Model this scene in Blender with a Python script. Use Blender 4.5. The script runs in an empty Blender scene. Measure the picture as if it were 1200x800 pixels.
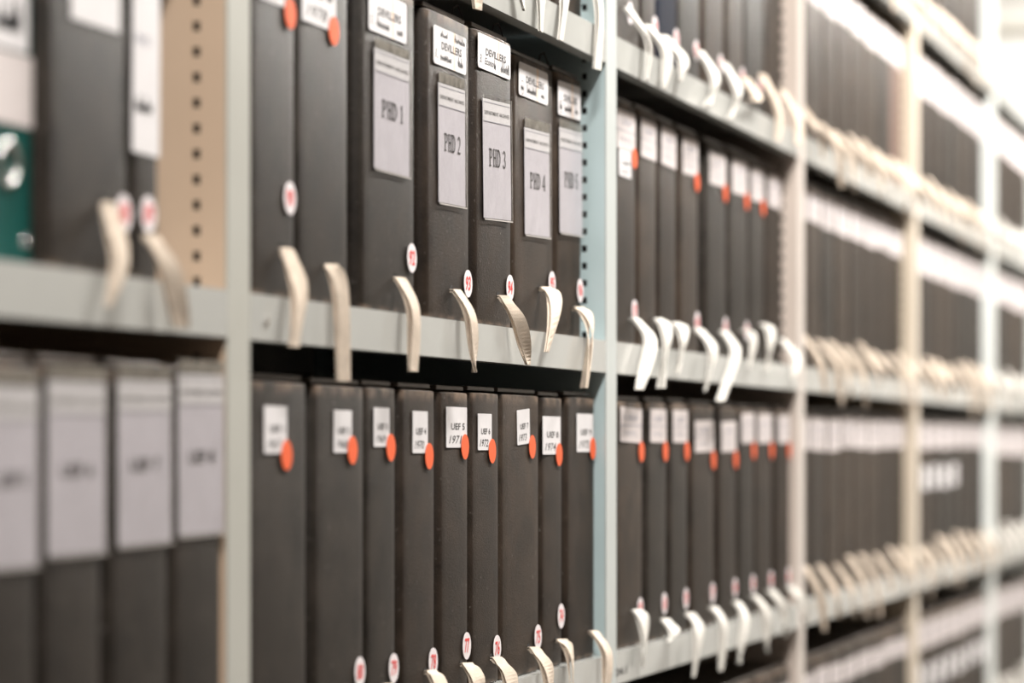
import bpy, bmesh, math, random
from mathutils import Vector, Matrix

# ------------------------------------------------------------------ camera, world, light, exposure
SC = bpy.context.scene
COL = SC.collection
FPX = 3503.0                       # focal length in px of a 1200 px wide frame
COSA = FPX / 3650.0
ANG = math.acos(COSA)
P = 0.95 * COSA                    # distance of the lens from the shelf fronts
CAMZ = 1.5
VPX, HORY = 1625.0, 521.0

cam_d = bpy.data.cameras.new('camera')
cam = bpy.data.objects.new('camera', cam_d); COL.objects.link(cam)
cam_d.sensor_width = 36.0; cam_d.lens = FPX / 1200 * 36
cam_d.shift_y = (HORY - 400) / 1200.0
cam_d.clip_start = 0.05
cam.location = (P, P * math.tan(ANG), CAMZ); cam.rotation_euler = (math.pi / 2, 0, ANG)
cam_d.dof.use_dof = True; cam_d.dof.focus_distance = 3.20; cam_d.dof.aperture_fstop = 3.1
SC.camera = cam

SC.view_settings.view_transform = 'Standard'; SC.view_settings.look = 'None'
SC.view_settings.gamma = 1.0; SC.view_settings.use_curve_mapping = False
SC.view_settings.exposure = 0.0

world = bpy.data.worlds.new('room_air'); SC.world = world; world.use_nodes = True
bg = world.node_tree.nodes['Background']
bg.inputs[0].default_value = (1.0, 0.97, 0.94, 1); bg.inputs[1].default_value = 0.08

LAMPS = [(0.75, 1.2, 78), (0.75, 3.7, 100), (0.75, 6.2, 150), (0.75, 8.7, 185), (-0.3, 10.9, 35)]
LAMP_COL = (1.0, 0.96, 0.90)

def px(x, y, r=0.0):
    """(t along the shelf, height) of picture point on the plane r behind the shelf fronts"""
    u = VPX - x; X = (P + r) / COSA
    return 3650.0 * X / u - r * math.tan(ANG), CAMZ - (y - HORY) * X / u

# ------------------------------------------------------------------ materials
MATS = {}
def mat(name, col, rough=0.5, noise=0.0, nscale=40.0, bump=0.0, bscale=300.0, spec=0.5, metal=0.0,
        coat=0.0, emit=None, scratch=0.0, col2=None, wear=0.0):
    m = bpy.data.materials.new(name); m.use_nodes = True
    nt = m.node_tree; b = nt.nodes['Principled BSDF']
    b.inputs['Base Color'].default_value = (*col, 1); b.inputs['Roughness'].default_value = rough
    b.inputs['Specular IOR Level'].default_value = spec; b.inputs['Metallic'].default_value = metal
    b.inputs['Coat Weight'].default_value = coat
    if emit:
        b.inputs['Emission Color'].default_value = (*emit[0], 1); b.inputs['Emission Strength'].default_value = emit[1]
    tc = nt.nodes.new('ShaderNodeTexCoord')
    oi = nt.nodes.new('ShaderNodeObjectInfo')
    va = nt.nodes.new('ShaderNodeVectorMath'); va.operation = 'ADD'
    vs = nt.nodes.new('ShaderNodeVectorMath'); vs.operation = 'SCALE'; vs.inputs['Scale'].default_value = 37.0
    cb = nt.nodes.new('ShaderNodeCombineXYZ')
    for i in range(3): nt.links.new(oi.outputs['Random'], cb.inputs[i])
    nt.links.new(cb.outputs[0], vs.inputs[0])
    nt.links.new(tc.outputs['Object'], va.inputs[0]); nt.links.new(vs.outputs[0], va.inputs[1])
    vec = va.outputs[0]
    if noise > 0:
        n = nt.nodes.new('ShaderNodeTexNoise'); n.inputs['Scale'].default_value = nscale
        n.inputs['Detail'].default_value = 6; n.inputs['Roughness'].default_value = 0.65
        nt.links.new(vec, n.inputs['Vector'])
        r = nt.nodes.new('ShaderNodeValToRGB')
        r.color_ramp.elements[0].position = 0.3; r.color_ramp.elements[1].position = 0.72
        c1 = tuple(max(0, c * (1 - noise)) for c in col); c2 = col2 or tuple(min(1, c * (1 + noise)) for c in col)
        r.color_ramp.elements[0].color = (*c1, 1); r.color_ramp.elements[1].color = (*c2, 1)
        nt.links.new(n.outputs['Fac'], r.inputs['Fac'])
        out = r.outputs['Color']
        if scratch > 0:                       # sparse pale scuffs
            n2 = nt.nodes.new('ShaderNodeTexNoise'); n2.inputs['Scale'].default_value = 160
            n2.inputs['Detail'].default_value = 3; nt.links.new(vec, n2.inputs['Vector'])
            r2 = nt.nodes.new('ShaderNodeValToRGB')
            r2.color_ramp.elements[0].position = 0.66; r2.color_ramp.elements[1].position = 0.78
            r2.color_ramp.elements[0].color = (0, 0, 0, 1); r2.color_ramp.elements[1].color = (scratch,) * 3 + (1,)
            nt.links.new(n2.outputs['Fac'], r2.inputs['Fac'])
            mx = nt.nodes.new('ShaderNodeMix'); mx.data_type = 'RGBA'
            nt.links.new(r2.outputs['Color'], mx.inputs['Factor'])
            nt.links.new(out, mx.inputs['A']); mx.inputs['B'].default_value = (0.25, 0.23, 0.21, 1)
            out = mx.outputs['Result']
        if wear > 0:                          # rubbed pale edges of the board
            sp = nt.nodes.new('ShaderNodeSeparateXYZ'); nt.links.new(tc.outputs['Generated'], sp.inputs[0])
            def edge(sock, c0, c1, lo=True):
                q = nt.nodes.new('ShaderNodeMapRange'); q.interpolation_type = 'SMOOTHSTEP'
                q.inputs['From Min'].default_value = c0; q.inputs['From Max'].default_value = c1
                nt.links.new(sock, q.inputs['Value']); return q.outputs[0]
            parts = [edge(sp.outputs['Z'], 0.955, 1.0), edge(sp.outputs['Z'], 0.022, 0.0), edge(sp.outputs['Y'], 0.965, 1.0)]
            cur = parts[0]
            for q in parts[1:]:
                mm = nt.nodes.new('ShaderNodeMath'); mm.operation = 'MAXIMUM'
                nt.links.new(cur, mm.inputs[0]); nt.links.new(q, mm.inputs[1]); cur = mm.outputs[0]
            mf = nt.nodes.new('ShaderNodeMath'); mf.operation = 'MULTIPLY'; nt.links.new(cur, mf.inputs[0])
            nt.links.new(edge(sp.outputs['X'], 0.975, 0.99), mf.inputs[1]); cur = mf.outputs[0]
            n3 = nt.nodes.new('ShaderNodeTexNoise'); n3.inputs['Scale'].default_value = 45; n3.inputs['Detail'].default_value = 5
            nt.links.new(vec, n3.inputs['Vector'])
            m3 = nt.nodes.new('ShaderNodeMapRange'); m3.inputs['From Min'].default_value = 0.38; m3.inputs['From Max'].default_value = 0.7
            m3.inputs['To Max'].default_value = wear; nt.links.new(n3.outputs['Fac'], m3.inputs['Value'])
            m4 = nt.nodes.new('ShaderNodeMath'); m4.operation = 'MULTIPLY'; nt.links.new(cur, m4.inputs[0]); nt.links.new(m3.outputs[0], m4.inputs[1])
            m5 = nt.nodes.new('ShaderNodeMix'); m5.data_type = 'RGBA'; nt.links.new(m4.outputs[0], m5.inputs['Factor'])
            nt.links.new(out, m5.inputs['A']); m5.inputs['B'].default_value = (0.24, 0.17, 0.125, 1); out = m5.outputs['Result']
        nt.links.new(out, b.inputs['Base Color'])
        mr = nt.nodes.new('ShaderNodeMapRange'); mr.inputs['To Min'].default_value = max(0.02, rough - 0.06)
        mr.inputs['To Max'].default_value = rough + 0.06
        nt.links.new(n.outputs['Fac'], mr.inputs['Value']); nt.links.new(mr.outputs[0], b.inputs['Roughness'])
    if bump > 0:
        n = nt.nodes.new('ShaderNodeTexNoise'); n.inputs['Scale'].default_value = bscale
        n.inputs['Detail'].default_value = 3; nt.links.new(vec, n.inputs['Vector'])
        bp = nt.nodes.new('ShaderNodeBump'); bp.inputs['Strength'].default_value = bump
        bp.inputs['Distance'].default_value = 0.001
        nt.links.new(n.outputs['Fac'], bp.inputs['Height']); nt.links.new(bp.outputs[0], b.inputs['Normal'])
    MATS[name] = m
    return m

BOX = [mat('box_cloth_%s' % n, c, 0.50, 0.55, 22, 0.55, 500, 0.145, scratch=0.35, wear=0.7) for n, c in
       (('dark', (0.0215, 0.0150, 0.0110)), ('warm', (0.031, 0.0215, 0.0155)), ('grey', (0.021, 0.0167, 0.0135)))]
NAVY = mat('box_cloth_navy', (0.010, 0.012, 0.022), 0.75, 0.2, 14, 0.3, 900, 0.06)
BROWN = mat('box_cloth_brown', (0.10, 0.058, 0.045), 0.5, 0.2, 14, 0.3, 900)
LIDM = mat('box_lid', (0.075, 0.06, 0.05), 0.42, 0.3, 30, 0.3, 700)
TEAL = mat('teal_board', (0.0, 0.060, 0.052), 0.45, 0.15, 20, 0.2, 500, 0.2)
PAPER = mat('label_paper', (0.68, 0.66, 0.675), 0.6, 0.05, 60, 0.1, 400)
CARD = mat('lilac_card', (0.58, 0.55, 0.60), 0.55, 0.07, 25, 0.2, 120)
PINKP = mat('pinkish_paper', (0.60, 0.545, 0.54), 0.6, 0.05, 60)
INK = mat('black_ink', (0.012, 0.012, 0.014), 0.6)
RULE = mat('grey_ink', (0.30, 0.30, 0.36), 0.6)
STAIN = mat('orange_stain', (0.80, 0.62, 0.50), 0.6, 0.1, 80)
REDDOT = mat('red_dot_paper', (0.80, 0.115, 0.028), 0.5, 0.06, 60)
REDINK = mat('red_ink', (0.72, 0.05, 0.05), 0.5)
STK = mat('sticker_paper', (0.80, 0.74, 0.76), 0.5)
TAPE = mat('cotton_tape', (0.66, 0.56, 0.465), 0.85, 0.16, 60, 0.8, 1400, 0.2)
TAPE2 = mat('bleached_cotton_tape', (0.66, 0.635, 0.595), 0.85, 0.08, 60, 0.8, 1400, 0.2)
CORD = mat('dark_cord', (0.03, 0.02, 0.018), 0.7)
HOLE = mat('painted_hole_shade', (0.01, 0.008, 0.008), 0.9)  # near-black colour standing for the shade inside slots and eyelets
STEEL = mat('polished_steel', (0.7, 0.7, 0.7), 0.2, metal=1.0)
SHELF = mat('grey_shelf_enamel', (0.44, 0.445, 0.43), 0.13, 0.05, 6, 0.05, 60, 0.5)
BACK = mat('rear_shade_black', (0.03, 0.03, 0.03), 0.7)  # near-black colour standing for the unlit gaps behind the boxes
POSTF = {1: mat('post_graded_greygreen', (0.44, 0.44, 0.405), 0.35, 0.04, 5),  # warm and cool cast of the colour grading put into each post's colour
         2: mat('post_graded_coolgrey', (0.50, 0.535, 0.53), 0.35, 0.04, 5),
         3: mat('post_graded_rose_cream', (0.60, 0.54, 0.50), 0.35, 0.04, 5),
         4: mat('post_graded_cream', (0.66, 0.58, 0.49), 0.35, 0.04, 5),
         5: mat('post_graded_pale', (0.68, 0.70, 0.68), 0.35, 0.04, 5)}
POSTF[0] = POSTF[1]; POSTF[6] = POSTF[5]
SIDE = {1: mat('panel_graded_beige', (0.66, 0.49, 0.36), 0.45, 0.05, 5),  # side sheets carry the same grading cast in their base colour
        2: mat('panel_graded_ice_blue', (0.54, 0.67, 0.70), 0.45, 0.05, 5),
        3: mat('panel_graded_rose', (0.56, 0.48, 0.43), 0.45, 0.05, 5),
        4: mat('panel_graded_cream', (0.66, 0.57, 0.46), 0.45, 0.05, 5),
        5: mat('panel_graded_pale', (0.66, 0.69, 0.68), 0.45, 0.05, 5)}
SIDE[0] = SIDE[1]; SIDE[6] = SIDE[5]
WALLM = mat('white_wall_paint', (0.84, 0.83, 0.80), 0.8, 0.02, 3, 0.1, 80)
SIDEW = mat('taupe_side_wall_paint', (0.20, 0.17, 0.145), 0.8, 0.02, 3, 0.1, 80)
CEILM = mat('ceiling_paint', (0.82, 0.81, 0.78), 0.85, 0.02, 3)
TRIMM = mat('trim_paint', (0.52, 0.50, 0.44), 0.5, 0.03, 5)
FLOORM = mat('grey_linoleum', (0.12, 0.105, 0.09), 0.3, 0.12, 8, 0.05, 90)
LAMPM = mat('lamp_housing', (0.8, 0.8, 0.8), 0.4)
GLOWM = mat('lamp_diffuser', (0.9, 0.9, 0.9), 0.4, emit=(LAMP_COL, 6.0))

GLUE = mat('glue_film', (0.13, 0.11, 0.09), 0.4, 0.75, 130, col2=(0.36, 0.33, 0.28))
GLARE_RIM = mat('sleeve_glare_rim', (0.52, 0.49, 0.47), 0.25)  # pale colour painting the glare along the sleeve edges
def sleeve_mat():
    m = bpy.data.materials.new('clear_plastic'); m.use_nodes = True; nt = m.node_tree
    nt.nodes.remove(nt.nodes['Principled BSDF'])
    o = nt.nodes['Material Output']
    t = nt.nodes.new('ShaderNodeBsdfTransparent'); t.inputs[0].default_value = (0.97, 0.97, 0.97, 1)
    g = nt.nodes.new('ShaderNodeBsdfGlossy'); g.inputs['Roughness'].default_value = 0.18
    n = nt.nodes.new('ShaderNodeTexNoise'); n.inputs['Scale'].default_value = 45; n.inputs['Detail'].default_value = 2
    bp = nt.nodes.new('ShaderNodeBump'); bp.inputs['Strength'].default_value = 0.5; bp.inputs['Distance'].default_value = 0.002
    tc = nt.nodes.new('ShaderNodeTexCoord')
    nt.links.new(tc.outputs['Object'], n.inputs['Vector']); nt.links.new(n.outputs['Fac'], bp.inputs['Height'])
    nt.links.new(bp.outputs[0], g.inputs['Normal'])
    fr = nt.nodes.new('ShaderNodeFresnel'); fr.inputs[0].default_value = 1.5
    nt.links.new(bp.outputs[0], fr.inputs['Normal'])
    mx = nt.nodes.new('ShaderNodeMixShader')
    ge = nt.nodes.new('ShaderNodeNewGeometry'); iv = nt.nodes.new('ShaderNodeMath'); iv.operation = 'SUBTRACT'; iv.inputs[0].default_value = 1
    nt.links.new(ge.outputs['Backfacing'], iv.inputs[1])
    ml = nt.nodes.new('ShaderNodeMath'); ml.operation = 'MULTIPLY'; nt.links.new(fr.outputs[0], ml.inputs[0]); nt.links.new(iv.outputs[0], ml.inputs[1])
    nt.links.new(ml.outputs[0], mx.inputs[0]); nt.links.new(t.outputs[0], mx.inputs[1]); nt.links.new(g.outputs[0], mx.inputs[2])
    nt.links.new(mx.outputs[0], o.inputs[0])
    return m
SLEEVE = sleeve_mat()

# ------------------------------------------------------------------ mesh building
def link(o, parent=None):
    COL.objects.link(o)
    if parent: o.parent = parent
    return o

def empty(name, loc, label, cat, group=None):
    o = bpy.data.objects.new(name, None); o.empty_display_size = 0.05
    link(o); o.location = loc; o['label'] = label; o['category'] = cat
    if group: o['group'] = group
    return o

GLYPH = {}
def glyphs(text, bold=0.0, shear=0.0):
    key = (text, bold, shear)
    if key not in GLYPH:
        c = bpy.data.curves.new('lettering', 'FONT'); c.body = text; c.size = 1.0
        c.offset = bold; c.shear = shear; c.resolution_u = 2
        c.align_x = 'LEFT'
        o = bpy.data.objects.new('lettering', c); COL.objects.link(o)
        dg = bpy.context.evaluated_depsgraph_get()
        me = bpy.data.meshes.new_from_object(o.evaluated_get(dg))
        vs = [(v.co.x, v.co.y) for v in me.vertices]; fs = [tuple(p.vertices) for p in me.polygons]
        bpy.data.objects.remove(o); bpy.data.curves.remove(c); bpy.data.meshes.remove(me)
        x0 = min(v[0] for v in vs); x1 = max(v[0] for v in vs); y0 = min(v[1] for v in vs); y1 = max(v[1] for v in vs)
        GLYPH[key] = ([((a - x0) / (x1 - x0), (b - y0) / (y1 - y0)) for a, b in vs], fs)
    return GLYPH[key]

# slab-serif capitals drawn as bars in a unit cell: (x0,y0,x1,y1) bars or ('arc', ...)
def slab(ch):
    s = []
    def bar(a, b, c, d):
        e = .015 if c - a < .3 else 0; s.append([(a - e, b), (c + e, b), (c + e, d), (a - e, d)])
    def arc(cx, cy, rx, ry, a0, a1, w, wy=None, n=10):
        wy = wy or w * 0.6
        for i in range(n):
            p = math.radians(a0 + (a1 - a0) * i / n); q = math.radians(a0 + (a1 - a0) * (i + 1) / n)
            s.append([(cx + rx * math.cos(p), cy + ry * math.sin(p)), (cx + rx * math.cos(q), cy + ry * math.sin(q)),
                      (cx + (rx - w) * math.cos(q), cy + (ry - wy) * math.sin(q)), (cx + (rx - w) * math.cos(p), cy + (ry - wy) * math.sin(p))])
    if ch == 'P':
        bar(.14, 0, .34, 1); bar(0, 0, .52, .08); bar(0, .92, .5, 1); bar(.3, .44, .5, .53); arc(.5, .72, .44, .28, -90, 90, .2, .09)
    elif ch == 'H':
        bar(.1, 0, .3, 1); bar(.7, 0, .9, 1); bar(.3, .45, .7, .55)
        for x in (0, .6): bar(x, 0, x + .4, .08); bar(x, .92, x + .4, 1)
    elif ch == 'D':
        bar(.14, 0, .34, 1); bar(0, 0, .45, .09); bar(0, .91, .45, 1); arc(.42, .5, .56, .5, -90, 90, .22, .09)
    elif ch == '1':
        bar(.4, 0, .62, 1); bar(.2, 0, .82, .08); s.append([(.4, 1), (.15, .82), (.2, .76), (.42, .88)])
    elif ch == '2':
        arc(.48, .7, .42, .3, 170, -30, .2, .1); bar(.05, 0, .92, .1); s.append([(.05, .05), (.3, .08), (.9, .6), (.7, .58)])
    elif ch == '3':
        arc(.45, .74, .4, .26, 160, -90, .2, .09); arc(.45, .26, .45, .28, 90, -160, .2, .09)
    elif ch == '4':
        bar(.6, 0, .8, 1); bar(.02, .24, .98, .33); s.append([(.02, .33), (.6, 1), (.66, .9), (.16, .3)]); bar(.45, 0, .95, .07)
    elif ch == '5':
        bar(.14, .5, .26, 1); bar(.14, .9, .85, 1); arc(.45, .31, .45, .31, 110, -160, .2, .1)
    return s

class MB:
    def __init__(s): s.v = []; s.f = []; s.m = []; s.mats = []
    def mi(s, m):
        if m not in s.mats: s.mats.append(m)
        return s.mats.index(m)
    def add(s, vs, fs, m):
        o = len(s.v); k = s.mi(m); s.v += [tuple(v) for v in vs]
        for f in fs: s.f.append(tuple(o + i for i in f)); s.m.append(k)
    def box(s, a, b, m):
        x0, x1 = sorted((a[0], b[0])); y0, y1 = sorted((a[1], b[1])); z0, z1 = sorted((a[2], b[2]))
        vs = [(x, y, z) for x in (x0, x1) for y in (y0, y1) for z in (z0, z1)]
        s.add(vs, [(0, 1, 3, 2), (4, 6, 7, 5), (0, 4, 5, 1), (2, 3, 7, 6), (0, 2, 6, 4), (1, 5, 7, 3)], m)
    def poly_yz(s, pts, x, m, th=0.0, rev=False):
        """flat polygon (y,z points, ccw seen from +x) at depth x, optional thickness back to x-th"""
        n = len(pts); vs = [(x, p[0], p[1]) for p in pts]
        if th <= 0: s.add(vs, [tuple(range(n))], m); return
        vs += [(x - th, p[0], p[1]) for p in pts]
        s.add(vs, [tuple(range(n)), tuple(range(2 * n - 1, n - 1, -1))] +
              [(i, i + n, (i + 1) % n + n, (i + 1) % n) for i in range(n)], m)
    def text(s, txt, y0, z0, w, h, x, m, tf=None, bold=0.012, shear=0.0):
        vs, fs = glyphs(txt, bold, shear); tf = tf or (lambda p: p)
        s.add([(x, *tf((y0 + a * w, z0 + b * h))) for a, b in vs], fs, m)
    def slabtext(s, txt, y0, z0, w, h, x, m, tf=None):
        tf = tf or (lambda p: p); wid = {' ': .45, '1': .8}
        tot = sum(wid.get(c, 1.0) for c in txt) - 0.10; adv = w / tot; p_ = y0
        for ch in txt:
            cw = adv * wid.get(ch, 1.0)
            for poly in slab(ch):
                s.add([(x, *tf((p_ + a * cw * 0.90, z0 + b * h))) for a, b in poly], [tuple(range(len(poly)))], m)
            p_ += cw
    def scribble(s, rng, y0, z0, w, h, x, m, tf=None, words=(1.0,), lw=0.0005):
        tf = tf or (lambda p: p); pos = y0; tot = sum(words) + 0.35 * (len(words) - 1)
        for wd in words:
            ww = w * wd / tot; n = max(7, int(ww / 0.0015)); pts = []
            for i in range(n + 1):
                up = (i % 2 == 0); tall = rng.random() < 0.22
                z = z0 + h * (rng.uniform(0.0, 0.15) if not up else (rng.uniform(1.1, 1.4) if tall else rng.uniform(0.5, 0.8)))
                pts.append((pos + ww * i / n + rng.uniform(-.0006, .0006), z))
            for a, b in zip(pts, pts[1:]):
                d = Vector((b[0] - a[0], b[1] - a[1])); nn = Vector((-d.y, d.x)).normalized() * lw
                q = [(a[0] - nn.x, a[1] - nn.y), (b[0] - nn.x, b[1] - nn.y), (b[0] + nn.x, b[1] + nn.y), (a[0] + nn.x, a[1] + nn.y)]
                s.add([(x, *tf(p)) for p in q], [(0, 1, 2, 3)], m)
            pos += ww + 0.35 * w / tot
    def build(s, name, parent=None, smooth=False):
        me = bpy.data.meshes.new(name); me.from_pydata(s.v, [], s.f)
        for m in s.mats: me.materials.append(m)
        me.polygons.foreach_set('material_index', s.m)
        if smooth: me.polygons.foreach_set('use_smooth', [True] * len(s.f))
        me.update()
        return link(bpy.data.objects.new(name, me), parent)

def bevel_box(name, a, b, m, parent, rad=0.003, seg=2):
    bm = bmesh.new(); bmesh.ops.create_cube(bm, size=1.0)
    for v in bm.verts:
        v.co = Vector(((a[0] + b[0]) / 2 + v.co.x * abs(b[0] - a[0]), (a[1] + b[1]) / 2 + v.co.y * abs(b[1] - a[1]),
                       (a[2] + b[2]) / 2 + v.co.z * abs(b[2] - a[2])))
    if rad > 0:
        bmesh.ops.bevel(bm, geom=list(bm.edges), offset=rad, segments=seg, profile=0.5, affect='EDGES')
    me = bpy.data.meshes.new(name); bm.to_mesh(me); bm.free(); me.materials.append(m)
    return link(bpy.data.objects.new(name, me), parent)

def case_mesh(name, depth, w, h, m, parent, rad=0.0045, bulge=0.0016, n=6, lrad=0.010):
    out = []                                   # outline seen from above, spine towards +x
    for i in range(n + 1):
        a = math.pi / 2 * i / n; out.append((-lrad + lrad * math.sin(a), lrad - lrad * math.cos(a)))
    for i in range(1, 8):
        s_ = i / 8; out.append((0.0, lrad + (w - rad - lrad) * s_))
    for i in range(n + 1):
        a = math.pi / 2 * i / n; out.append((-rad + rad * math.cos(a), w - rad + rad * math.sin(a)))
    out = [(x - bulge * (2 * y / w - 1) ** 2, y) for x, y in out]
    out += [(-depth, w), (-depth, 0)]
    k = len(out); cx, cy = -depth / 2, w / 2
    def ring(z, ins): return [(x - ins * (1 if x > cx else -1), y - ins * ((y - cy) / (w / 2)), z) for x, y in out]
    vs = ring(0, .0012) + ring(.0015, 0) + ring(h - .002, 0) + ring(h - .0006, .0006) + ring(h, .002)
    fs = []
    for r_ in range(4):
        for i in range(k):
            j = (i + 1) % k; fs.append((r_ * k + i, r_ * k + j, (r_ + 1) * k + j, (r_ + 1) * k + i))
    fs.append(tuple(reversed(range(k)))); fs.append(tuple(4 * k + i for i in range(k)))
    mb = MB(); mb.add(vs, fs, m); o = mb.build(name, parent, True); o.data.set_sharp_from_angle(angle=math.radians(35))
    return o

def rot_tf(cy, cz, deg):
    c, s_ = math.cos(math.radians(deg)), math.sin(math.radians(deg))
    return lambda p: (cy + (p[0] - cy) * c - (p[1] - cz) * s_, cz + (p[0] - cy) * s_ + (p[1] - cz) * c)

def round_rect(y0, z0, y1, z1, r=0.003, n=3):
    out = []
    for cx, cy, a in ((y1 - r, z0 + r, -90), (y1 - r, z1 - r, 0), (y0 + r, z1 - r, 90), (y0 + r, z0 + r, 180)):
        for i in range(n + 1):
            t = math.radians(a + 90 * i / n); out.append((cx + r * math.cos(t), cy + r * math.sin(t)))
    return out

# ------------------------------------------------------------------ shelving geometry constants
T0, PITCH, PW = 1.315, 1.2375, 0.05
POST = [T0 + PITCH * i for i in range(7)]
def K2Z(k): return CAMZ - k * 0.95
ROWS = {'topmost': K2Z(-0.93), 'upper': K2Z(-0.53), 'middle': K2Z(-0.1335), 'lower': K2Z(0.27), 'bottom': K2Z(0.67)}
OTHER = [K2Z(-1.33), K2Z(1.07), K2Z(1.47)]
DEPTH = 0.38; FACE = 0.039
BAYN = ['leftmost', 'second', 'third', 'fourth', 'fifth', 'sixth']

# ------------------------------------------------------------------ room
def structure(mb, name):
    o = mb.build(name); o['kind'] = 'structure'; return o
mb = MB(); mb.box((-2.2, -2.5, -0.1), (3.2, 12.1, 0.0), FLOORM); structure(mb, 'floor')
mb = MB(); mb.box((-2.2, -2.5, 3.45), (3.2, 12.1, 3.55), CEILM); structure(mb, 'ceiling')
mb = MB(); mb.box((-2.2, 12.0, 0), (3.2, 12.1, 3.45), WALLM); structure(mb, 'wall_end')
mb = MB(); mb.box((-2.2, -2.5, 0), (-2.1, 12.0, 3.45), SIDEW); structure(mb, 'wall_left')
mb = MB(); mb.box((3.1, -2.5, 0), (3.2, 12.0, 3.45), SIDEW); structure(mb, 'wall_right')
mb = MB(); mb.box((-2.1, 11.95, 3.105), (3.1, 12.0, 3.14), TRIMM); structure(mb, 'trim_1')
mb = MB(); mb.box((-2.1, 11.98, 0), (3.1, 12.0, 0.10), TRIMM); structure(mb, 'baseboard_end')

# ------------------------------------------------------------------ ceiling lamps
for i, (lx, ly, w) in enumerate(LAMPS):
    where = ['nearest the camera', 'above the second bay', 'above the fourth bay', 'above the sixth bay', 'by the end wall'][i]
    t = empty('ceiling_light', (lx, ly, 3.45), 'long white fluorescent ceiling light over the aisle, ' + where, 'ceiling light', 'ceiling lights over the aisle')
    bevel_box('housing', (-0.10, -0.65, -0.06), (0.10, 0.65, 0), LAMPM, t, 0.006)
    bevel_box('diffuser', (-0.08, -0.62, -0.085), (0.08, 0.62, -0.06), GLOWM, t, 0.006)
    ld = bpy.data.lights.new('lamp_glow', 'AREA'); ld.shape = 'RECTANGLE'; ld.size = 0.16; ld.size_y = 1.24
    ld.energy = w; ld.color = LAMP_COL
    lo = bpy.data.objects.new('lamp_glow', ld); link(lo, t); lo.location = (0, 0, -0.092)

# ------------------------------------------------------------------ shelving
def post(i, parent, oy, ztop):
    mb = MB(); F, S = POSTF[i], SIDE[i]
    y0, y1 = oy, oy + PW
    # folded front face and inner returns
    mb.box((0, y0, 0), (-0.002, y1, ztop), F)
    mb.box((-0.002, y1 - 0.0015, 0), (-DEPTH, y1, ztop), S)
    # left sheet with a column of slots near the front and near the back
    zs = 0.021; hz = 0.008; cols = [(-0.0245, -0.031), (-DEPTH + 0.031, -DEPTH + 0.0245)]
    xs = [-0.002]
    for a, b in cols: xs += [a, b]
    xs.append(-DEPTH)
    for j in range(len(xs) - 1):
        if j % 2 == 0:
            mb.box((xs[j], y0, 0), (xs[j + 1], y0 + 0.0015, ztop), S)
        else:
            z = 0.0
            while z < ztop - zs:
                mb.box((xs[j], y0, z), (xs[j + 1], y0 + 0.0015, z + zs - hz), S); z += zs
            mb.box((xs[j], y0, z), (xs[j + 1], y0 + 0.0015, ztop), S)
    # dark sheets added behind the slots, coloured as the shade inside
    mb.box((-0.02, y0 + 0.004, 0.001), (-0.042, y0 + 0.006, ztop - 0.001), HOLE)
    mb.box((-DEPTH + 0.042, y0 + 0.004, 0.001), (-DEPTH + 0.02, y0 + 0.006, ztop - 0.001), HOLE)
    o = mb.build('upright', parent)
    return o
postnote = {0: '', 1: 'beige side panel', 2: 'ice-blue side panel', 3: 'rose cream upright', 4: 'cream upright', 5: 'pale white upright', 6: ''}
for b in range(6):
    ya = POST[b]
    lab = 'steel shelving bay, %s from the left, ending in %s' % (BAYN[b] if b else 'first', ['a beige perforated panel', 'an ice-blue perforated panel', 'a rose cream upright', 'a cream upright', 'a pale upright', 'no boxes on top'][b])
    t = empty('shelving_bay', (0, ya, 0), lab, 'shelving', 'shelving bays along the aisle')
    top = 2.84
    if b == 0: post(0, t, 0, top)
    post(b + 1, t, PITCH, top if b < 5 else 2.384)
    zs = list(ROWS.values()) + OTHER
    if b == 5: zs = [z for z in zs if z < 2.5]
    for z in zs:
        mb = MB(); a, c = PW + 0.0005, PITCH - 0.0005
        mb.box((-0.002, a, z - 0.002), (-DEPTH, c, z), SHELF)
        mb.box((0, a, z - FACE), (-0.002, c, z), SHELF)
        mb.box((-0.002, a, z - FACE), (-0.018, c, z - FACE + 0.0015), SHELF)
        mb.box((-DEPTH, a, z - FACE), (-DEPTH + 0.002, c, z - 0.002), SHELF)
        s_ = mb.build('shelf', t)
        if b == 1 and z == ROWS['middle']:
            for xx, yy in ((311, 377), (346, 381)):
                q, zz = px(xx, yy); m2 = MB()
                pts = [(q - ya + 0.0035 * math.cos(k * math.pi / 6), zz + 0.0035 * math.sin(k * math.pi / 6)) for k in range(12)]
                m2.poly_yz(pts, 0.0016, STEEL, 0.0015); m2.build('screw', s_)
        if b == 2 and z == ROWS['lower']:
            q, zz = px(728, 786); m2 = MB()
            m2.text('24.1', q - ya - 0.03, zz - 0.004, 0.055, 0.009, 0.0006, INK)
            m2.build('shelf_mark', s_)
    mb = MB(); mb.box((-DEPTH - 0.001, 0, 0.0), (-DEPTH - 0.003, PITCH, 2.40 if b == 5 else top), BACK); mb.build('rear_shade_panel', t)  # added dark panel, painted as the shade at the rear of the shelves

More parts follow.
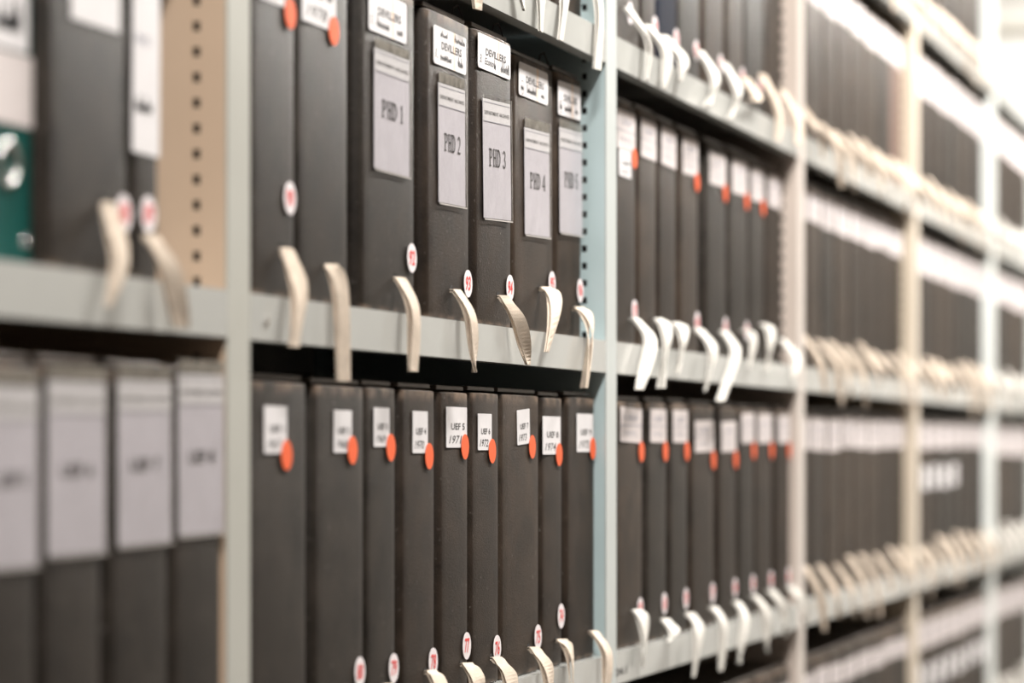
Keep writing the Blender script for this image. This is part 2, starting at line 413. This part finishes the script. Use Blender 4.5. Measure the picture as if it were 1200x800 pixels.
# ------------------------------------------------------------------ parts of a box
def spine_label(parent, y0, z0, y1, z1, kind, txt=None, txt2=None, seed=0, tilt=0.0):
    rng = random.Random(seed); mb = MB(); tf = rot_tf((y0 + y1) / 2, (z0 + z1) / 2, tilt)
    w, h = y1 - y0, z1 - z0
    base = {'name': PAPER, 'code': PAPER, 'double': PINKP, 'strip': PAPER}.get(kind, PAPER)
    rr = 0.004 if kind == 'name' else 0.0012
    mb.poly_yz([tf(p) for p in round_rect(y0, z0, y1, z1, rr)], 0.0008, base, 0.0005)
    X = 0.0010
    if kind == 'name':
        mb.add([(X - 0.0001, *tf(p)) for p in ((y0 + .60 * w, z0), (y0 + .66 * w, z0), (y0 + .66 * w, z1), (y0 + .60 * w, z1))], [(0, 1, 2, 3)], STAIN)
        mb.text('DEVILLERS', y0 + .23 * w, z0 + .43 * h, .62 * w, .21 * h, X, INK, tf, 0.018)
        if txt == 'top': mb.scribble(rng, y0 + .2 * w, z0 + .74 * h, .76 * w, .17 * h, X, INK, tf, (.4, .6), 0.0005)
        if txt2 == 'ring':
            for k in range(14):
                a, b2 = k * math.pi / 7, (k + 1) * math.pi / 7
                cy, cz = y0 + .11 * w, z0 + .25 * h
                q = [(cy + r * math.cos(g) * .7, cz + r * math.sin(g)) for r, g in ((.0085, a), (.0085, b2), (.0075, b2), (.0075, a))]
                mb.add([(X, *tf(p)) for p in q], [(3, 2, 1, 0)], INK)
            mb.scribble(rng, y0 + .07 * w, z0 + .16 * h, .08 * w, .2 * h, X, INK, tf)
            mb.scribble(rng, y0 + .27 * w, z0 + .14 * h, .60 * w, .2 * h, X, INK, tf, (.65, .25), 0.0006)
        else:
            mb.text(txt2 or '1.', y0 + .05 * w, z0 + .16 * h, .07 * w, .24 * h, X, INK, tf, 0.01, 0.2)
            if txt2 == '3.':
                mb.text('Econo', y0 + .20 * w, z0 + .16 * h, .26 * w, .20 * h, X, INK, tf, 0.012, 0.25)
                mb.scribble(rng, y0 + .47 * w, z0 + .10 * h, .48 * w, .26 * h, X, INK, tf, (.15, .6), 0.0005)
            else:
                mb.scribble(rng, y0 + .2 * w, z0 + .12 * h, .7 * w, .24 * h, X, INK, tf, (.6, .3), 0.0005)
    elif kind == 'code':
        if txt: mb.text(txt, y0 + .22 * w, z0 + .44 * h, .66 * w, .16 * h, X, INK, tf, 0.014)
        if txt2: mb.text(txt2, y0 + .12 * w, z0 + .10 * h, .62 * w, .20 * h, X, INK, tf, 0.004, 0.3)
    elif kind == 'double':
        mb.box((X - .0003, y0, z0 + .47 * h), (X, y1, z0 + .50 * h), RULE)
        mb.text(txt or 'UEF', y0 + .15 * w, z0 + .62 * h, .66 * w, .16 * h, X, RULE, tf, 0.01)
        mb.text(txt2 or '1974', y0 + .15 * w, z0 + .18 * h, .6 * w, .14 * h, X, RULE, tf, 0.0)
    elif kind == 'strip':
        mb.box((X - .0003, y0, z1 - .13 * h), (X, y1, z1 - .122 * h), RULE)
        mb.text('PHD', y0 + .12 * w, z0 + .54 * h, .5 * w, .05 * h, X, RULE, tf)
        mb.scribble(rng, y0 + .1 * w, z0 + .2 * h, .6 * w, .08 * h, X, INK, tf, (1,), .0012)
    o = mb.build('spine_label', parent)
    return o

def card_pocket(parent, y0, z0, y1, z1, clear, txt, tilt=0.0, header='DEPARTMENT ARCHIVES', slabs=True):
    """clear sleeve glued on the spine with a printed card inside"""
    w, h = y1 - y0, z1 - z0; tf = rot_tf((y0 + y1) / 2, z1, tilt)
    mb = MB()
    mb.poly_yz([tf(p) for p in ((y0, z0), (y1, z0), (y1, z1), (y0, z1))], 0.0012, CARD, 0.0006)
    hz = z1 - .19 * h
    mb.add([(0.0014, *tf(p)) for p in ((y0, hz), (y1, hz), (y1, z1), (y0, z1))], [(0, 1, 2, 3)], PAPER)
    for zz in (hz, z1 - .03 * h):
        mb.add([(0.0016, *tf(p)) for p in ((y0 + .02 * w, zz), (y1 - .02 * w, zz), (y1 - .02 * w, zz + .0007), (y0 + .02 * w, zz + .0007))], [(0, 1, 2, 3)], RULE)
    mb.text(header, y0 + .05 * w, z1 - .13 * h, .90 * w, .032 * h, 0.0016, INK, tf, 0.004)
    if slabs: mb.slabtext(txt, y0 + .2 * w, z0 + .44 * h, .62 * w, .15 * h, 0.0016, INK, tf)
    else: mb.text(txt, y0 + .22 * w, z0 + .44 * h, .56 * w, .085 * h, 0.0016, INK, tf, 0.015)
    if clear >= .01:                           # mottled glue film above the card
        mb.poly_yz([tf(p) for p in ((y0 + .004, z1 + .001), (y1, z1 + .001), (y1, z1 + clear - .001), (y0 + .004, z1 + clear - .001))], 0.0008, GLUE, 0.0003)
    card = mb.build('card', parent)
    mb = MB(); e = 0.0022
    mb.poly_yz([tf(p) for p in round_rect(y0 - e, z0 - e, y1 + e, z1 + clear, 0.002)], 0.0024, SLEEVE, 0.0003)
    g = 0.0008  # width of the pale strips that paint edge glare
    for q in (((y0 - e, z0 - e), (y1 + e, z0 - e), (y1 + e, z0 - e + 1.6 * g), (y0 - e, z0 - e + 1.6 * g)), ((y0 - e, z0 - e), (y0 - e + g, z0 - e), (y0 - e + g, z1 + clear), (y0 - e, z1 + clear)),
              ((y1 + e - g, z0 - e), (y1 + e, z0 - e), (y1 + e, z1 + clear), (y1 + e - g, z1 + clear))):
        mb.add([(0.0026, *tf(p)) for p in q], [(0, 1, 2, 3)], GLARE_RIM)
    mb.build('clear_sleeve', card)

def disc(parent, name, cy, cz, r, m, txt=None, X=0.0014):
    mb = MB(); mb.poly_yz([(cy + r * math.cos(k * math.pi / 14), cz + r * math.sin(k * math.pi / 14)) for k in range(28)], X, m, 0.0004)
    if txt: mb.text(txt, cy - r * .62, cz - r * .5, r * 1.2, r * 1.05, X + .0003, REDINK, None, 0.02, 0.15)
    return mb.build(name, parent)

def pull_tape(parent, y, z, r, yb, zb, w, seed, m, curl=False, drape=False):
    """loop of cotton tape: out of the eyelet, over the shelf edge, down; local frame of the box (spine at x=0)"""
    rng = random.Random(seed)
    a0 = math.radians(rng.uniform(35, 70)); a1 = math.radians(rng.uniform(-40, 18))
    n = 20; cen = []; ang = []
    # control points: (x, y, z)
    xo = r + 0.006
    if curl:
        P0 = [Vector((0, y, z)), Vector((0.02, y + .004, z + .016)), Vector((xo + .02, y + .012, z + .006)), Vector((xo + .008, yb, max(zb, z - .03)))]
    else:
        P0 = [Vector((0, y, z)), Vector((0.010 + .5 * r, y + .06 * (yb - y), z + .009)), Vector((xo + .004, y + .35 * (yb - y), z - .12 * (z - zb))), Vector((xo + .003, yb, zb))]
    if drape:                                 # lies limp: straight down over the shelf lip
        e0, e1 = Vector((xo + .004, y + .25 * (yb - y), 0.008)), Vector((xo + .004, yb, zb))
        l0 = (e0 - P0[0]).length; l1 = (e1 - e0).length
    for i in range(n + 1):
        s_ = i / n; q = (1 - s_)
        c = P0[0] * q ** 3 + P0[1] * 3 * q * q * s_ + P0[2] * 3 * q * s_ * s_ + P0[3] * s_ ** 3
        if drape:
            d = s_ * (l0 + l1); c = P0[0].lerp(e0, d / l0) if d < l0 else e0.lerp(e1, (d - l0) / l1)
            if i: c = c + Vector((.003, 0, .003 * (1 - s_)))
        a = a0 + (a1 - a0) * s_ + 0.25 * math.sin(s_ * 5 + seed)
        if c.z < 0.012: c.x = max(c.x, r + 0.0035 + .5 * w * abs(math.sin(a)))
        elif i > 0: c.x = max(c.x, 0.003 + .5 * w * abs(math.sin(a)) * min(1, i / 3))
        cen.append(c); ang.append(a)
    for _ in range(12):
        cen = [cen[0], cen[1]] + [cen[i] * .5 + (cen[i - 1] + cen[i + 1]) * .25 for i in range(2, n)] + [cen[n]]
    for i in range(3, n + 1):
        if cen[i].z < 0.016: cen[i].x = max(cen[i].x, r + 0.0045 + .5 * w * abs(math.sin(ang[i])))
    for _ in range(5):
        cen = [cen[0], cen[1]] + [cen[i] * .5 + (cen[i - 1] + cen[i + 1]) * .25 for i in range(2, n)] + [cen[n]]
    mb = MB(); th = 0.0011
    gap = [0.0011 + 0.0018 * math.sin(math.pi * min(1, (i / n) * 1.08)) for i in range(n + 1)]
    loop = [(cen[i], ang[i], gap[i], i / n) for i in range(n + 1)] + [(cen[i], ang[i], -gap[i], i / n) for i in range(n, -1, -1)]
    vs = []
    for c, a, g, s_ in loop:
        tan = Vector((0, 0, -1))
        wv = Vector((math.sin(a), math.cos(a), 0)); nv = Vector((math.cos(a), -math.sin(a), 0))
        ww = w * (0.62 + 0.38 * min(1, s_ * 3))
        if s_ < 0.12: nv = Vector((0.3, 0, 1)).normalized()
        for du, dn in ((-.5, -.5), (.5, -.5), (.5, .5), (-.5, .5)):
            vs.append(c + wv * (du * ww) + nv * (g + dn * th))
    fs = []
    k = len(loop)
    for i in range(k - 1):
        for j in range(4):
            fs.append((i * 4 + j, i * 4 + (j + 1) % 4, (i + 1) * 4 + (j + 1) % 4, (i + 1) * 4 + j))
    fs.append((0, 3, 2, 1)); fs.append(tuple((k - 1) * 4 + j for j in range(4)))
    mb.add(vs, fs, m); o = mb.build('pull_tape', parent, smooth=False)
    return o

CNT = 0
ORD = ['first', 'second', 'third', 'fourth', 'fifth', 'sixth', 'seventh', 'eighth', 'ninth', 'tenth']
def archive_box(bay, row, t0, t1, r=0.025, label='', m=None, h=0.318, near=False, tape=None, tape_m=TAPE, curl=False,
                dot=None, sticker=None, lab=None, lab2=None, pocket=None, cord=None, drape=False, name='archive_box', tilt=0, digits=None):
    """tape=((x,y) top px,(x,y) bottom px) or None; dot/sticker = px centre; lab = (x0,y0,x1,y1,kind,txt,txt2,tilt) px"""
    global CNT; CNT += 1
    rng = random.Random(CNT * 7 + 3)
    z = ROWS[row]; w = t1 - t0
    e = empty(name, (-r, t0, z + 0.0006), label, 'archive box', 'archive boxes in the %s row' % row)
    m = m or BOX[rng.randrange(3)]
    h += rng.uniform(-.0015, .0015)
    case_mesh('case', 0.30, w, h - 0.007, m, e)
    bevel_box('lid', (-0.298, 0.004, h - 0.0048), (-0.0055, w - 0.003, h), LIDM, e, 0.0012, 2)
    def L(x, y): q = px(x, y, r); return q[0] - t0, q[1] - z
    if lab:
        for lb in (lab if isinstance(lab, list) else [lab]):
            x0, y0, x1, y1 = lb[:4]; a = L(x0, y0); b = L(x1, y0); zb = L(x0, y1)[1]
            spine_label(e, max(a[0], .002), zb, min(b[0], w - .002), min(a[1], h - .008), lb[4], lb[5], lb[6], CNT, lb[7])
    if lab2:
        for (y0, z0, y1, z1, kind, tx, tx2) in lab2: spine_label(e, y0, z0, y1, z1, kind, tx, tx2, CNT, rng.uniform(-1.5, 1.5))
    if dot:
        c = L(*dot) if dot[0] > 5 else dot
        disc(e, 'red_dot_sticker', min(c[0], w - .0135), c[1], 0.0132, REDDOT, X=0.0018)
    if sticker:
        c = L(*sticker) if sticker[0] > 5 else sticker
        disc(e, 'number_sticker', min(c[0], w - .0125), c[1], 0.0143, STK, digits or str(60 + (CNT * 7) % 39))
    if pocket:
        x0, y0, x1, y1, cl, tx, tl = pocket; a = L(x0, y0); b = L(x1, y0); zb = L(x0, y1)[1]
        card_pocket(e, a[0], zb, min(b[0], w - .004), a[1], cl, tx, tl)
    if cord:
        mb = MB(); pts = [Vector((-.012, w * cord, h)), Vector((-.011, w * cord + .004, h + .010)), Vector((-.008, w * cord + .011, h + .013)), Vector((-.006, w * cord + .017, h + .004)), Vector((-.005, w * cord + .018, h - .001))]
        for a, b in zip(pts, pts[1:]):
            d = .0007; mb.add([a + Vector((-d, 0, -d)), a + Vector((d, 0, -d)), a + Vector((0, 0, d)), b + Vector((-d, 0, -d)), b + Vector((d, 0, -d)), b + Vector((0, 0, d))],
                              [(0, 1, 4, 3), (1, 2, 5, 4), (2, 0, 3, 5), (0, 2, 1), (3, 4, 5)], CORD)
        mb.build('tie_cord', e)
    if tape:
        if tape == 'auto':
            ty = w * rng.uniform(.35, .6); tz = .050 + rng.uniform(-.008, .010)
            by = ty + rng.uniform(.01, .05); bz = -rng.uniform(.015, .065)
        else:
            a = L(*tape[0]); qb = px(tape[1][0], tape[1][1], -0.010)
            ty, tz = a[0], a[1]; by, bz = qb[0] - t0, qb[1] - z
        ty = min(max(ty, .01), w - .01)
        pull_tape(e, ty, tz, r, by, bz, 0.013 if tape == 'auto' else 0.0165 if tape_m is TAPE else 0.0175, CNT, tape_m, curl, drape)
        mb = MB(); mb.poly_yz([(ty + .005 * math.cos(k * math.pi / 6), tz + .003 + .0025 * math.sin(k * math.pi / 6)) for k in range(12)], 0.0003, HOLE, 0.0002)
        mb.build('tape_slot', e)
    return e

def TR(x): return T(x, 3497.9)
def T(x, K=3566.0): return K / (VPX - x) - (K * COSA / 3650 - P) * math.tan(ANG)

# ------------------------------------------------------------------ second bay, middle row: the sharp boxes
B1 = 'second bay'
archive_box(1, 'middle', 2.625, TR(347), label='wide dark box, first of the middle row, second bay, beside the upright', near=True, r=.008,
            lab=(303, -58, 332, -2, 'code', 'UEF', '1976', 0), dot=(338, 17), sticker=(338, 233), tape=((329, 293), (340, 407)), drape=True, m=BOX[2], digits='90')
archive_box(1, 'middle', TR(348), TR(409), label='dark box with red dot left of the PHD 1 box, middle row', near=True, r=.008,
            lab=(353, -50, 392, 24, 'code', 'PHD M', '1978', 0), dot=(389, 37), tape=((379, 314), (403, 447)), m=BOX[2])
archive_box(1, 'middle', TR(424), TR(487), label='dark archive box with the PHD 1 card, middle row', near=True, r=.008, m=BOX[2],
            lab=(431, -14, 475, 35, 'name', '', '1.', 0), pocket=(437, 56, 478, 197, .010, 'PHD 1', 0), sticker=(481, 303), digits='92',
            tape=((462, 327), (480, 436)), drape=True)
archive_box(1, 'middle', TR(500), TR(551), label='dark archive box with the PHD 2 card and a sharply legible name label', near=True, r=.008, m=BOX[0],
            lab=(507, 29, 545, 74, 'name', 'top', '1.', 0), pocket=(512, 96, 543, 236, .012, 'PHD 2', 1.0), sticker=(547, 333), digits='93',
            tape=((528, 341), (552, 437)), drape=True, cord=.8)
archive_box(1, 'middle', TR(557), TR(600), label='dark archive box with the PHD 3 card, narrow spine, tape blown to the right', near=True, r=.008, m=BOX[0],
            lab=(559, 38, 597, 79, 'name', '', '3.', 0), pocket=(564, 113, 596, 253, .004, 'PHD 3', 2.2), sticker=(597, 338), digits='94',
            tape=((583, 348), (615, 428)), drape=True, cord=.72)
archive_box(1, 'middle', T(601), T(648), label='dark archive box with the PHD 4 card, middle row', near=True, m=BOX[1],
            lab=(607, 72, 641, 111, 'name', '', 'ring', 0), pocket=(613, 148, 642, 273, .012, 'PHD 4', 1.5), sticker=(646, 333), digits='95',
            tape=((632, 340), (641, 413)), cord=.85)
archive_box(1, 'middle', T(650.5), T(681), label='dark archive box with the PHD 5 card, beside the ice-blue panel', near=True, m=BOX[1],
            lab=(653, 93, 679, 133, 'name', '', 'ring', 1.5), pocket=(654, 148, 680, 271, .010, 'PHD 5', 1.5), sticker=(678.5, 341), digits='96',
            tape=((671, 363), (684, 455)))

# ------------------------------------------------------------------ second bay, lower row
K2 = 3515.0
low = [  # x0, x1, label px, text, dot px, sticker px, digits, tape
 (None, 360, (308.5, 476, 335, 532, 'code', 'UEF 1', '1967', 0), (333.7, 534), None, None, ((330, 835), (345, 930))),
 (368, 427, (390, 481, 411, 531, 'code', 'UEF 2', '1968', 0), (411, 528), (420, 788), '80', ((400, 822), (418, 905))),
 (428, 464, (437, 478, 455, 524, 'code', 'UEF 3', '1969', 0), (456, 525), (461, 783), '79', ((447, 805), (462, 890))),
 (470, 510, (482.5, 482, 500, 531.5, 'code', 'UEF 4', '1970', 0), (501, 535), (506, 776), '78', ((498, 789), (514, 880))),
 (515, 549, (522, 477, 546, 525, 'code', 'UEF 5', '1971', 0), (543, 524), (546, 757), '77', ((540, 780), (556, 866))),
 (551.5, 585, (559, 485, 575, 528, 'code', 'UEF 6', '1972', 0), (575, 529), (581, 760), '76', ((575, 772), (592, 852))),
 (587, 632, (605, 480, 619.6, 521, 'code', 'UEF 7', '1973', 3.0), (622, 524), (629, 747), '75', ((618.6, 760), (638, 840))),
 (634, 659, (634.5, 488, 655.6, 533, 'code', 'UEF 8', '1974', 0), (653.5, 533), (657, 722), '74', ((651, 752), (670, 830))),
 (664, 697, (675, 485, 694, 530, 'code', 'UEF 9', '1975', 0), (693, 526), None, None, ((690, 741), (707, 812)))]
for i, (a, b, lb, dt, st, dg, tp) in enumerate(low):
    t0 = 2.63 if a is None else T(a, K2)
    archive_box(1, 'lower', t0, T(b, K2), r=.012, near=True, drape=i in (5, 6, 8), label='dark archive box marked UEF %d above a red dot, lower row' % (i + 1),
                lab=lb, dot=dt, sticker=st, digits=dg, tape=tp, m=BOX[[2, 2, 2, 0, 0, 0, 1, 0, 0][i]])

# ------------------------------------------------------------------ second bay, upper row (only tapes and undersides in the frame)
ub = [(3.105, 3.235, (542, -45), (560, 12), TAPE), (3.245, 3.372, (580, -38), (614, 12), TAPE2), (3.382, 3.50, (605, -45), (634, 38), TAPE2),
      (3.512, 3.632, (640, -30), (657, 48), TAPE2), (3.645, 3.772, (684, -14), (700, 82), TAPE2)]
for i, (a, b, tp, bt, tm) in enumerate(ub):
    archive_box(1, 'upper', a, b, near=True, tape=(tp, bt), tape_m=tm, m=BROWN if i == 3 else None,
                label='dark box on the shelf above the PHD %d box, cut by the picture top' % (i + 1))

# ------------------------------------------------------------------ leftmost bay
archive_box(0, 'middle', TR(55), TR(151), near=True, r=.008, m=BOX[2], label='wide dark box in the leftmost bay, right of the teal binder',
            lab=(82, -25, 139, 22, 'code', '', '', 0), sticker=(144, 251), tape=((119, 240), (122, 360)), drape=True, digits='88')
archive_box(0, 'middle', TR(153), TR(187), near=True, r=.008, m=BOX[2], label='narrow dark box with a long white paper strip, leftmost bay, by beige panel',
            lab=(152, -60, 186, 178, 'strip', '', '', -.6), sticker=(172, 252), tape=((167, 277), (208, 385)), drape=True, digits='89')
K0 = 3467.0
for i, (a, b, lb) in enumerate([(-22, 45, (-18, 452, 42, 668)), (50, 122, (54, 446, 121, 652)), (130, 200, (136, 445, 198, 640)), (205, 262, (207, 438, 260, 628))]):
    e = archive_box(0, 'lower', T(a, K0), T(b, K0), r=.001, near=True, m=BOX[2],
                    label='dark box with tall white card, %s in the lower row of the leftmost bay' % ['first', 'second', 'third', 'last'][i])
    t0 = T(a, K0)
    q0 = px(lb[0], lb[1], .001); q1 = px(lb[2], lb[1], .001); zb = px(lb[0], lb[3], .001)[1]
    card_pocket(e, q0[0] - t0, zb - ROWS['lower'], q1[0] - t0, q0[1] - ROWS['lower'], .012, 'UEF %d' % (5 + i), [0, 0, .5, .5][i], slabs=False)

# teal lever-arch binder
bd = empty('ring_binder', (-.020, 2.135, ROWS['middle'] + .0006), 'teal ring binder with white spine label and steel finger ring', 'ring binder')
bevel_box('cover', (-.29, 0, 0), (0, T(28) - 2.135, .318), TEAL, bd, .003, 3)
wB = T(28) - 2.135
mb = MB(); q0 = px(-20, 62, .02); q1 = px(29, 146, .02)
mb.poly_yz(round_rect(.008, px(10, 146, .02)[1] - ROWS['middle'], wB - .0005, px(10, 62, .02)[1] - ROWS['middle'], .002), .0012, PINKP, .0008); mb.build('spine_label', bd)
mb = MB(); mb.poly_yz(round_rect(.010, px(10, 58, .02)[1] - ROWS['middle'], wB - .008, .300, .002), .0010, PAPER, .0006)
mb.scribble(random.Random(4), .03, px(10, 40, .02)[1] - ROWS['middle'], .04, .02, .0012, INK, None, (1,), .0012); mb.build('spine_label', bd)
def torus(name, c, R, r, m, parent, n=28, k=10):
    mb = MB(); vs = []; fs = []
    for i in range(n):
        a = 2 * math.pi * i / n
        for j in range(k):
            b = 2 * math.pi * j / k; rr = R + r * math.cos(b)
            vs.append((c[0] + r * math.sin(b), c[1] + rr * math.cos(a), c[2] + rr * math.sin(a)))
            fs.append((i * k + j, ((i + 1) % n) * k + j, ((i + 1) % n) * k + (j + 1) % k, i * k + (j + 1) % k))
    mb.add(vs, fs, m); return mb.build(name, parent, True)
zr = px(-2, 190, .02)[1] - ROWS['middle']
torus('finger_ring', (.001, wB - .040, zr), .0145, .0028, STEEL, bd)
torus('rivet', (.0004, wB - .012, px(20, 283, .02)[1] - ROWS['middle']), .003, .0015, STEEL, bd, 14, 6)

# ------------------------------------------------------------------ third bay
def bl(w, z0, z1, txt='UEF', tx2='1975', a=.12, b=.92): return (w * a, z0, w * b, z1, 'double', txt, tx2)
up = [(3.90, T(749), (730, 10), (755, 95)), (T(750), T(768), (745, 26), (775, 105)), (T(769), T(793), (767, 40), (794, 96)), (T(794), T(820), (815, 60), (826, 124)),
      (T(824), T(848), (843, 74), (852, 140)), (T(851), T(871), (868, 92), (872, 118)), (T(872), T(895), (889, 88), (908, 165)), (T(897), 5.02, (912, 106), (932, 170))]
for i, (a, b, tp, bt) in enumerate(up):
    if i == 2: a = T(770)
    archive_box(2, 'upper', a, b, drape=True, tape=(tp, bt), tape_m=TAPE if i > 4 else TAPE2, curl=(i == 5), m=NAVY if i == 2 else None, sticker=(.105 if b - a > .12 else b - a - .013, .052),
                label=('navy blue box, third in the upper row of the third bay' if i == 2 else 'dark box with tape loop, %s in upper row of the third bay' % ORD[i]),
                lab2=[bl(b - a, .25, .30)])
mid = [(3.925, T(745), (738, 374), (746, 457)), (T(747), T(769), (765, 376), (773, 455)), (T(771), T(792), (785, 381), (794, 438)), (T(796), T(818), (812, 386), (823, 459)),
       (T(827), T(851), (843, 389), (841, 470)), (T(854), T(876), (867, 389), (878, 432)), (T(877.3), T(895), (889, 382), (898, 434)), (T(897), 5.02, (911, 398), (926, 446))]
for i, (a, b, tp, bt) in enumerate(mid):
    w = b - a; l2 = [bl(w, .250, .300 if i != 4 else .296)]
    if i == 0: l2.append((w * .2, .215, w * .72, .249, 'code', 'UEF', '10'))
    archive_box(2, 'middle', a, b, drape=i in (0, 3, 4, 7), tape=(tp, bt), tape_m=TAPE2, dot=(w - .018, .243) if i in (0, 3, 4, 5, 6) else None,
                sticker=(w - .016, .046) if i in (0, 3, 4, 5) else None, lab2=l2,
                label='dark box, doubled label%s, %s in middle row, third bay' % (' and red dot' if i in (0, 3, 4, 5, 6) else ' without dot', ORD[i]))
lw = [(T(722, K2), T(753, K2), (740, 717), (754, 782)), (T(758, K2), T(781, K2), (774, 727), (780, 752)), (T(785, K2), T(806, K2), (802, 719), (810, 793)), (T(810, K2), T(837, K2), (830, 712), (842, 786)),
      (T(842, K2), T(863, K2), (858, 706), (863, 777)), (T(866, K2), T(884, K2), (879, 699), (896, 764)), (T(885, K2), T(905, K2), (898, 692), (918, 746)), (T(909, K2), 5.021, (921, 688), (940, 732))]
for i, (a, b, tp, bt) in enumerate(lw):
    w = b - a; zt = .303 if i not in (3, 4) else .290
    archive_box(2, 'lower', a, b, r=.012, drape=i != 0, tape=(tp, bt), tape_m=TAPE2, curl=(i == 1), dot=(w - .015, zt - .056), sticker=(w - .02, .045),
                lab2=[bl(w, zt - .044, zt)], label='dark box, red dot below white label, %s in lower row, third bay' % ORD[i])

# ------------------------------------------------------------------ rows further off
def far_row(bay, row, ta, tb, n, r, kinds, start=0):
    rng = random.Random(bay * 31 + len(row))
    ws = [rng.uniform(.85, 1.12) for _ in range(n)]; S = sum(ws); gap = .006; t = ta
    for i in range(n):
        w = (tb - ta - gap * (n - 1)) * ws[i] / S
        l2 = []; bot = row == 'bottom'; zt = (.305 if not bot else .255 if bay < 4 else .268) + rng.uniform(-.004, .002)
        if bot and kinds == 'tall': l2 = [bl(w, zt - .065, zt, a=.04, b=.97)]
        elif kinds == 'wide': l2 = [bl(w, zt - (.036 if bot else .056), zt, a=.05, b=.96)]
        elif kinds == 'tall': l2 = [bl(w, zt - .075, zt, a=.04, b=.97)]
        elif kinds == 'two':
            l2 = [bl(w, zt - .055, zt, a=.04, b=.96)]
            if i < (8 if bot else 5): l2.append((w * .15, zt - .140, w * .8, zt - .092, 'code', '14', ''))
        nth = ('last' if i == n - 1 else ORD[i + start])
        m = BROWN if (bay == 3 and row == 'upper' and i == n - 1) else None
        archive_box(bay, row, t, t + w, r=r, m=m, h=.285 if bot else .318, lab2=l2, tape='auto', drape=True, tape_m=TAPE if bay < 5 else TAPE2,
                    label='%s archive box%s, %s %s in the %s row of the %s bay' % ('brown' if m else 'dark', ' with pale label' if l2 else '', nth, 'shown' if n < 8 or start else 'box', row, BAYN[bay]))
        t += w + gap
def span(b): return POST[b] + PW + .008, POST[b + 1] - .008
for row, k, r in (('upper', 'wide', .025), ('middle', 'wide', .025), ('lower', 'wide', .02), ('bottom', 'wide', .012)):
    a, b = span(3); far_row(3, row, a, b, 8, r, k)
for row, k, r in (('upper', 'tall', .022), ('middle', 'tall', .022), ('lower', 'two', .02), ('bottom', 'two', .012), ('topmost', 'none', .025)):
    a, b = span(4); far_row(4, row, a, b, 8, r, k)
for row in ('upper', 'middle', 'lower', 'bottom'):
    a, b = span(5); far_row(5, row, a, a + .90, 6, .022, 'tall')
a, b = span(3); far_row(3, 'topmost', b - .40, b, 3, .025, 'none')
a, b = span(2); far_row(2, 'bottom', b - .72, b, 5, .012, 'wide')
